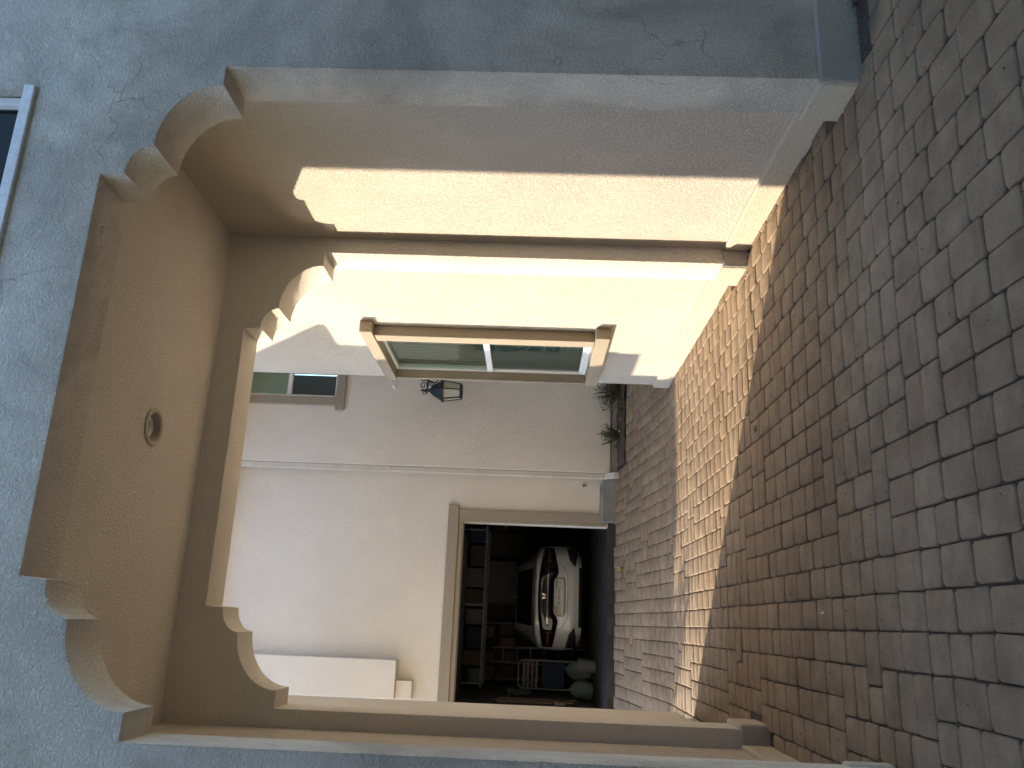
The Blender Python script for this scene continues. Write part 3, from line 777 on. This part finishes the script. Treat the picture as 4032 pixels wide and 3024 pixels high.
mb.add([(sgn*x, y, z) for x, y, z in rings[-1] for sgn in (1,)]+[(-x, y, z) for x, y, z in rings[-1]], [tuple(list(range(nj))+list(range(2*nj-1, nj-1, -1)))])
me = bpy.data.meshes.new('body'); me.from_pydata(mb.v, [], mb.f)
bm = bmesh.new(); bm.from_mesh(me); bmesh.ops.remove_doubles(bm, verts=bm.verts, dist=.0008); bmesh.ops.recalc_face_normals(bm, faces=bm.faces); bm.to_mesh(me); bm.free()
body = finish(me, 'body', 'silver', car, 40)
def tailpanel(name, x0, x1, zl, zh, mat, parent=car, off=.006, n=20, th=.004):
    """panel hugging the tail between two height curves"""
    mb = MB(); vs = []; fs = []
    for i in range(n+1):
        x = x0+(x1-x0)*i/n; a, b = zl(x), zh(x)
        for q in range(4):
            z = a+(b-a)*q/3; vs.append((x, tail_y(x, z)-off, z))
    for i in range(n):
        for q in range(3): fs.append((i*4+q, (i+1)*4+q, (i+1)*4+q+1, i*4+q+1))
    o = mb.add(vs, fs).build(name, mat, parent, world=False)
    sd = o.modifiers.new('t', 'SOLIDIFY'); sd.thickness = th
    return o
bow = lambda x: .055*(abs(x)/.8)**2
band_hi = lambda x: .945-bow(x)*1.6
band_lo = lambda x: lerp_tab([(0, .665), (.28, .665), (.36, .60), (.45, .595), (.80, .66), (.88, .69)], abs(x))
tailpanel('light_band', -.845, .845, band_lo, band_hi, 'black_gloss', n=40)
for sgn in (1, -1):
    lo = lambda x: .70+.02*(abs(x)-.5); hi = lambda x: .835-bow(x)*.8
    tl = tailpanel('tail_lamp', sgn*.60, sgn*.845, lo, hi, 'tail_red', off=.011)
    tailpanel('lens_bar', sgn*.64, sgn*.80, lambda x: .745, lambda x: .775, plain('lamp_grey', (.20, .06, .06), .2, coat=.5), tl, off=.015)
    v = tailpanel('bumper_vent', sgn*.52, sgn*.855, lambda x: lerp_tab([(.52, .300), (.66, .275), (.86, .262)], abs(x)), lambda x: lerp_tab([(.52, .315), (.62, .40), (.86, .455)], abs(x)), 'black_plastic', n=16)
    tailpanel('reflector', sgn*.79, sgn*.845, lambda x: .36, lambda x: .385, 'tail_red', v, off=.011, n=4)
tailpanel('chrome_strip', -.50, .50, lambda x: .772-bow(x)*.3, lambda x: .787-bow(x)*.3, 'chrome', off=.013, th=.006)
tailpanel('boot_panel', -.33, .33, lambda x: lerp_tab([(0, .465), (.27, .465), (.33, .50)], abs(x)), lambda x: .662, plain('silver_recess', (.55, .55, .53), .38, .3, coat=.6), n=18, off=.004)
def seam(pts, r, name='boot_seam', mat='black_plastic'):
    mb = MB(); mb.tube([(x, tail_y(x, z)-.002, z) for x, z in pts], r, 5); return mb.build(name, mat, car, world=False)
seam([(-.56, .60), (-.52, .53), (-.44, .465), (-.36, .435), (0, .425), (.36, .435), (.44, .465), (.52, .53), (.56, .60)], .0035)
seam([(-.80, .235), (-.5, .245), (-.42, .30), (0, .305), (.42, .30), (.5, .245), (.80, .235)], .004, 'bumper_lip', 'silver')
seam([(-.86, .50), (-.5, .495), (0, .49), (.5, .495), (.86, .50)], .003, 'bumper_crease', 'silver')
tailpanel('diffuser', -.5, .5, lambda x: .185, lambda x: .24, 'black_plastic', n=12)
# licence plate
pl = tailpanel('licence_plate', -.152, .152, lambda x: .500, lambda x: .652, 'plate_white', off=.014, n=4)
def text(body_, name, mat, parent, x, z, size, yoff, width=None, shear=0):
    cu = bpy.data.curves.new(name, 'FONT'); cu.body = body_; cu.size = size; cu.align_x = 'CENTER'; cu.align_y = 'CENTER'; cu.extrude = .001; cu.shear = shear
    to = bpy.data.objects.new('tmp', cu); COL.objects.link(to); bpy.context.view_layer.update()
    me = bpy.data.meshes.new_from_object(to.evaluated_get(bpy.context.evaluated_depsgraph_get())); bpy.data.objects.remove(to)
    sx = 1.0
    if width:
        xs = [v.co.x for v in me.vertices]; sx = width/(max(xs)-min(xs))
    for v in me.vertices: v.co = Vector((x+v.co.x*sx, yoff-v.co.z, z+v.co.y))
    return finish(me, name, mat, parent, 0)
ty = tail_y(0, .57)-.019
text('8GMR705', 'plate_number', 'plate_navy', pl, 0, .565, .082, ty, .262)
text('California', 'plate_state', 'plate_red', pl, 0, .628, .030, ty, .11, .3)
for x in (-.10, .10): 
    tailpanel('plate_sticker', x-.022, x+.022, lambda x: .612, lambda x: .642, 'plate_red' if x > 0 else 'plate_navy', pl, off=.016, n=1, th=.002)
# emblem: chrome letter in a rounded frame
mb = MB(); e0 = tail_y(0, .84)-.016; ez = .842
for sgn in (1, -1):
    mb.tube([(sgn*.030, e0, ez-.036), (sgn*.046, e0, ez+.036)], .0045, 6); mb.tube([(sgn*.014, e0, ez-.026), (sgn*.022, e0, ez+.026)], .0055, 6)
mb.tube([(-.030, e0, ez-.036), (.030, e0, ez-.036)], .0045, 6); mb.tube([(-.046, e0, ez+.036), (.046, e0, ez+.036)], .0045, 6); mb.tube([(-.018, e0, ez), (.018, e0, ez)], .0055, 6)
mb.build('emblem', 'chrome', car, world=False)
b1 = text('CIVIC', 'badge', 'chrome', car, -.43, .585, .034, tail_y(.43, .585)-.012, .12)
b2 = text('TURBO', 'badge', 'plate_navy', car, .43, .600, .022, tail_y(.43, .6)-.012, .10)
# glass: rear window, side windows; mirrors, aerial, wheels
def zroof(y): return lerp_tab([(.42, 1.0), (.62, 1.045), (1.0, 1.21), (1.35, 1.32), (1.9, 1.375)], y)
mb = MB(); vs_ = []; fs_ = []
for i in range(9):
    y = .56+(1.30-.56)*i/8; wv = lerp_tab([(.56, .50), (1.30, .455)], y)
    for k in range(9):
        x = -wv+2*wv*k/8; vs_.append((x, y, zroof(y)+.008+.012*(1-(x/wv)**2)))
for i in range(8):
    for k in range(8): fs_.append((i*9+k, i*9+k+1, (i+1)*9+k+1, (i+1)*9+k))
mb.add(vs_, fs_); mb.build('rear_window', 'black_gloss', car, world=False)
for sgn in (1, -1):
    mb = MB(); mb.add([(sgn*.855, .95, .965), (sgn*.65, 1.15, 1.20), (sgn*.635, 1.9, 1.30), (sgn*.64, 2.5, 1.28), (sgn*.75, 2.9, 1.08), (sgn*.86, 3.1, .955)], [(0, 1, 2, 3, 4, 5)]); mb.build('side_window', 'black_gloss', car, world=False, smooth=0)
    mb = MB(); mb.lathe([(.01, 2.70), (.075, 2.715), (.085, 2.76), (.06, 2.83), (.01, 2.86)], 14, (sgn*.985, 0, .975), 'Y'); mb.tube([(sgn*.87, 2.78, .94), (sgn*.96, 2.78, .965)], .022, 6); mb.build('wing_mirror', 'black_plastic', car, world=False)
    for yw in (.80, 3.50):
        wh = MB().lathe([(.20, sgn*.66), (.315, sgn*.67), (.325, sgn*.70), (.325, sgn*.85), (.315, sgn*.87), (.20, sgn*.865)], 30, (0, yw, .325), 'X', cap=False).build('wheel', 'rubber', car, world=False)
        mb = MB().lathe([(.05, sgn*.872), (.10, sgn*.868), (.20, sgn*.864), (.21, sgn*.85), (.205, sgn*.70)], 20, (0, yw, .325), 'X'); mb.build('rim', 'chrome', wh, world=False)
MB().add([(-.012, 1.52, 1.345), (.012, 1.52, 1.345), (.012, 1.70, 1.365), (-.012, 1.70, 1.365), (-.004, 1.53, 1.412), (.004, 1.53, 1.412)], [(0, 1, 2, 3), (0, 4, 5, 1), (1, 5, 2), (0, 3, 4), (3, 2, 5, 4)]).build('roof_aerial', 'silver', car, world=False)

# ================================================================= GARAGE CONTENTS
def col(name, c, r=.6): M[name] = plain(name, c, r); return name
col('bin_grey', (.10, .105, .11)); col('box_card', (.085, .068, .05), .9); col('red_paint', (.16, .03, .03), .4); col('shelf_wood', (.15, .115, .08), .8)
col('teal_bag', (.10, .135, .135), .85); col('navy_cloth', (.03, .04, .07), .9); col('white_board', (.20, .195, .18), .7); col('steel', (.24, .245, .25), .5); col('yellow', (.2, .15, .05))
cab = thing('wall_cabinet', 'pale two-door cabinet on the garage back wall above the car', 'cabinet', (.8, 18.8, 1.8))
box('carcass', (.40, 18.62, 1.80), (1.32, 18.995, 2.42), 'white_board', cab, .005)
for x in (.41, .865): box('door', (x, 18.60, 1.81), (x+.445, 18.618, 2.41), 'white_board', cab, .004)
for x in (.84, .88): MB().tube([(x, 18.59, 2.0), (x, 18.59, 2.10)], .006, 6).build('handle', 'steel', cab)
rk = thing('storage_rack', 'open steel storage rack along the back left of the garage', 'shelf', (-.55, 18.6, GZ0))
for x in (-1.14, -.02):
    for y in (18.36, 18.94): box('post', (x, y, GZ0), (x+.04, y+.04, 2.55), 'steel', rk)
for z in (.75, 1.25, 1.75, 2.2): box('shelf_board', (-1.14, 18.35, z), (.02, 18.98, z+.025), 'shelf_wood', rk)
rg = random.Random(77); kinds = ['bin_grey', 'box_card', 'navy_cloth', 'white_board', 'red_paint', 'bin_grey']
words = {'bin_grey': 'grey plastic bin', 'box_card': 'brown cardboard carton', 'navy_cloth': 'dark cloth case', 'white_board': 'white carton', 'red_paint': 'red tool box'}
place = ['first', 'second', 'third', 'fourth']
for li, (z, lv) in enumerate(((.775, 'lowest'), (1.275, 'second'), (1.775, 'third'), (2.225, 'top'))):
    x = -1.09
    for k in range(4):
        wd = rg.uniform(.18, .25); h = rg.uniform(.16, .36); kd = kinds[(li*3+k*2+rg.randrange(2)) % 6]
        nm = {'bin_grey': 'storage_bin', 'box_card': 'carton', 'navy_cloth': 'cloth_case', 'white_board': 'carton', 'red_paint': 'tool_box'}[kd]
        b = thing(nm, f'{words[kd]}, {place[k]} from the left on the {lv} rack shelf', 'bin' if kd == 'bin_grey' else 'box', (x+wd/2, 18.6, z), group='boxes on the storage rack')
        box('body', (x, 18.40, z), (x+wd, 18.85, z+h*.86), kd, b, .01); box('lid', (x-.006, 18.394, z+h*.861), (x+wd+.006, 18.856, z+h), kd, b, .008)
        x += wd+rg.uniform(.02, .05)
# pegboard with hanging tools on the left wall
for k, (y, z, L, nm, lb) in enumerate(((13.6, 1.95, .9, 'garden_rake', 'garden rake hanging on the left garage wall nearest the door'), (13.9, 2.0, 1.1, 'broom', 'broom hanging on the left garage wall behind the rake'), (14.25, 1.95, 1.0, 'shovel', 'shovel hanging on the left garage wall behind the broom'))):
    t = thing(nm, lb, 'tool', (GL+.19, y, z-L), group='tools hung on the garage wall')
    MB().tube([(GL+.19, y, z), (GL+.19, y, z-L)], .016, 7).build('handle', 'shelf_wood', t)
    if nm == 'shovel': MB().add([(GL+.17, y-.1, z-L), (GL+.17, y+.1, z-L), (GL+.18, y+.1, z-L-.2), (GL+.21, y, z-L-.3), (GL+.18, y-.1, z-L-.2)], [(0, 1, 2, 3, 4)]).build('blade', 'steel', t, smooth=0)
    else:
        mb = MB(); mb.box((GL+.17, y-.16, z-L-.04), (GL+.21, y+.16, z-L))
        for q in range(10): mb.box((GL+.18, y-.15+q*.031, z-L-.14), (GL+.20, y-.14+q*.031, z-L-.0402))
        mb.build('head', 'steel' if nm == 'garden_rake' else 'yellow', t)
# folded chair, cooler and bags standing on the floor left of the car
fc = thing('folding_chair', 'folded chair with dark seat leaning at the left side of the garage', 'chair', (-.85, 15.6, GZ0))
x0, x1, yy = -1.10, -.62, 15.6
mb = MB()
for x in (x0, x1): mb.tube([(x, yy+.10, GZ0), (x, yy+.02, GZ0+.55), (x, yy+.14, GZ0+1.18)], .014, 7)
mb.tube([(x0, yy+.14, GZ0+1.18), (x0+.05, yy+.145, GZ0+1.25), (x1-.05, yy+.145, GZ0+1.25), (x1, yy+.14, GZ0+1.18)], .014, 7)
mb.build('frame', 'steel', fc)
box('seat', (x0+.03, yy-.02, GZ0+.42), (x1-.03, yy+.02, GZ0+.83), 'navy_cloth', fc, .01)
for k in range(4): box('back_slat', (x0+.02, yy+.06+.012*k, GZ0+.90+k*.075), (x1-.02, yy+.085+.012*k, GZ0+.945+k*.075), 'white_board', fc, .004)
def bag(name, label, x, y, z, rx, rz, mat, seed):
    rg = random.Random(seed); n = 16; prof = [(0.02, 0), (.85, .02), (1.0, .22), (.98, .5), (.82, .75), (.45, .93), (.12, 1.0), (.18, 1.08)]
    vs = []; fs = []
    for r, h in prof:
        for k in range(n):
            a = 2*pi*k/n; rr = r*rx*(1+.10*sin(3*a+h*4+seed)+rg.uniform(-.05, .05)); vs.append((x+rr*cos(a), y+rr*.8*sin(a), z+h*rz))
    for i in range(len(prof)-1):
        for k in range(n): fs.append((i*n+k, i*n+(k+1) % n, (i+1)*n+(k+1) % n, (i+1)*n+k))
    fs.append(tuple(range(n))); fs.append(tuple((len(prof)-1)*n+k for k in range(n)))
    return tag(MB().add(vs, fs).build(name, mat, smooth=60), label, 'bag', 'bags on the garage floor')
bag('sack', 'full teal sack on the garage floor under the folded chair', -.72, 15.0, GZ0, .17, .42, 'teal_bag', 2)
bag('sack', 'lower teal sack by the left garage wall nearest the door', -1.0, 14.4, GZ0, .15, .38, 'teal_bag', 5)
sp = thing('step_ladder', 'white step ladder standing against the left garage wall', 'ladder', (-.6, 16.4, GZ0))
for x in (-.74, -.42): MB().tube([(x, 16.35, GZ0), (x+(.03 if x < -.6 else -.03), 16.62, GZ0+1.75)], .018, 6).build('rail', 'white_board', sp)
for k in range(6): box('rung', (-.73+.005*k, 16.37+.041*k, GZ0+.24+k*.26), (-.43-.005*k, 16.45+.041*k, GZ0+.265+k*.26), 'white_board', sp, .003)
tb = thing('tool_chest', 'dark tool chest against the back wall left of the cabinet', 'chest', (.2, 18.6, GZ0))
box('body', (.08, 18.4, GZ0), (.36, 18.96, 1.75), 'navy_cloth', tb, .01)
for k in range(6): box('drawer', (.09, 18.385, GZ0+.08+k*.21), (.35, 18.399, GZ0+.26+k*.21), 'bin_grey', tb, .004)
rb = thing('storage_box', 'red box hung high on the right garage wall just inside the door', 'box', (1.80, 13.4, 2.1))
box('body', (1.70, 13.1, 2.12), (1.945, 13.75, 2.44), 'red_paint', rb, .012); box('lid', (1.69, 13.09, 2.441), (1.946, 13.76, 2.475), 'red_paint', rb, .01)
bk = thing('hung_bicycle', 'dark bicycle hung on the right garage wall behind the red box', 'bicycle', (1.80, 14.6, 1.2))
for y in (14.2, 15.15):
    mb = MB(); ccx = 1.84; mb.tube([(ccx, y+.32*cos(2*pi*k/24), 1.45+.32*sin(2*pi*k/24)) for k in range(25)], .016, 6, False); mb.build('wheel', 'rubber', bk)
mb = MB(); P_ = lambda y, z: (1.84, y, z)
for a, b in (((14.2, 1.45), (14.55, 1.45)), ((14.55, 1.45), (14.45, 1.85)), ((14.45, 1.85), (14.2, 1.45)), ((14.45, 1.80), (15.0, 1.85)), ((14.55, 1.45), (15.0, 1.80)), ((15.15, 1.45), (14.98, 1.95))): mb.tube([P_(*a), P_(*b)], .015, 6)
mb.tube([(1.62, 14.98, 1.96), (1.84, 14.98, 1.95), (1.93, 14.98, 1.96)], .012, 6); mb.build('frame', 'steel', bk)
box('saddle', (1.79, 14.33, 1.86), (1.89, 14.58, 1.91), 'rubber', bk, .015)

rg = random.Random(55); mb = MB()
def grit(x, y):
    r = rg.uniform(.002, .006); a = rg.uniform(0, 6); z = gz(y)+.001
    mb.add([(x+r*cos(a), y+r*sin(a), z), (x+r*cos(a+2.1), y+r*sin(a+2.1), z), (x+r*cos(a+4.2), y+r*sin(a+4.2), z), (x, y, z+r*1.1)], [(0, 1, 3), (1, 2, 3), (2, 0, 3)])
for k in range(500):
    y = rg.uniform(3.8, 9.0); grit((2.655 if (y < 5.5 or y > 5.95) else 2.535)-abs(rg.gauss(0, .05)), y)
for k in range(160): grit(rg.uniform(2.55, 3.6), 3.40-abs(rg.gauss(0, .06)))
for k in range(350): grit(rg.uniform(-.6, 2.7), rg.uniform(2.2, 7.5))
gt = mb.build('grit', 'dry_leaf', smooth=0); gt['kind'] = 'stuff'; gt['label'] = 'loose grit scattered along the wall feet and joints'; gt['category'] = 'grit'

# overhead storage rack hung from the garage ceiling, packed with dim bins
oh = thing('overhead_rack', 'steel rack hung from the garage ceiling above the car', 'rack', (.3, 16.6, 2.35))
for y in (16.1, 17.1): box('rail', (-1.15, y, 2.33), (1.8, y+.04, 2.37), 'steel', oh)
for x in (-1.1, .3, 1.7):
    for y in (16.1, 17.1): box('hanger', (x, y+.005, 2.371), (x+.03, y+.035, 2.948), 'steel', oh)
rg = random.Random(91); x = -1.08; k = 0
ordn = ['leftmost', 'second', 'third', 'fourth', 'fifth', 'sixth', 'seventh', 'eighth', 'ninth', 'tenth']
while x < 1.5:
    wd = rg.uniform(.24, .40); h = rg.uniform(.18, .40); kd = ['bin_grey', 'box_card', 'navy_cloth', 'bin_grey', 'box_card'][k % 5]
    b = thing('storage_bin' if kd == 'bin_grey' else ('carton' if kd == 'box_card' else 'duffel_case'), f'{words[kd]}, {ordn[k]} bin from the left on the overhead rack', 'bin' if kd == 'bin_grey' else 'box', (x+wd/2, 16.6, 2.372), group='bins on the overhead rack')
    box('body', (x, 16.12, 2.372), (x+wd, 17.05, 2.372+h*.85), kd, b, .012); box('lid', (x-.005, 16.11, 2.3725+h*.85), (x+wd+.005, 17.06, 2.372+h), kd, b, .01)
    x += wd+rg.uniform(.03, .06); k += 1
# coiled hose and hung bucket on the left wall
hs = thing('coiled_hose', 'coiled green hose hung on the left garage wall above the sacks', 'hose', (GL+.2, 15.0, 1.6))
mb = MB(); mb.tube([(GL+.20+.012*(k % 7), 15.0+(.17+.012*(k//24))*cos(2*pi*k/24), 1.62+(.17+.012*(k//24))*sin(2*pi*k/24)) for k in range(97)], .011, 6); mb.build('coil', 'teal_bag', hs)
MB().tube([(GL+.141, 15.0, 1.80), (GL+.26, 15.0, 1.80), (GL+.27, 15.0, 1.84)], .012, 6).build('hook', 'steel', hs)
bu = thing('bucket', 'grey bucket standing on the garage floor left of the car bumper', 'bucket', (-.58, 14.1, GZ0))
MB().lathe([(.10, GZ0+.001), (.125, GZ0+.26), (.132, GZ0+.265), (.132, GZ0+.28), (.12, GZ0+.28), (.097, GZ0+.02)], 20, (-.62, 14.05, 0)).build('pail', 'bin_grey', bu)
MB().tube([(-.745, 14.05, GZ0+.26), (-.72, 14.0, GZ0+.20), (-.62, 13.93, GZ0+.18), (-.52, 14.0, GZ0+.20), (-.495, 14.05, GZ0+.26)], .005, 5).build('handle', 'steel', bu)
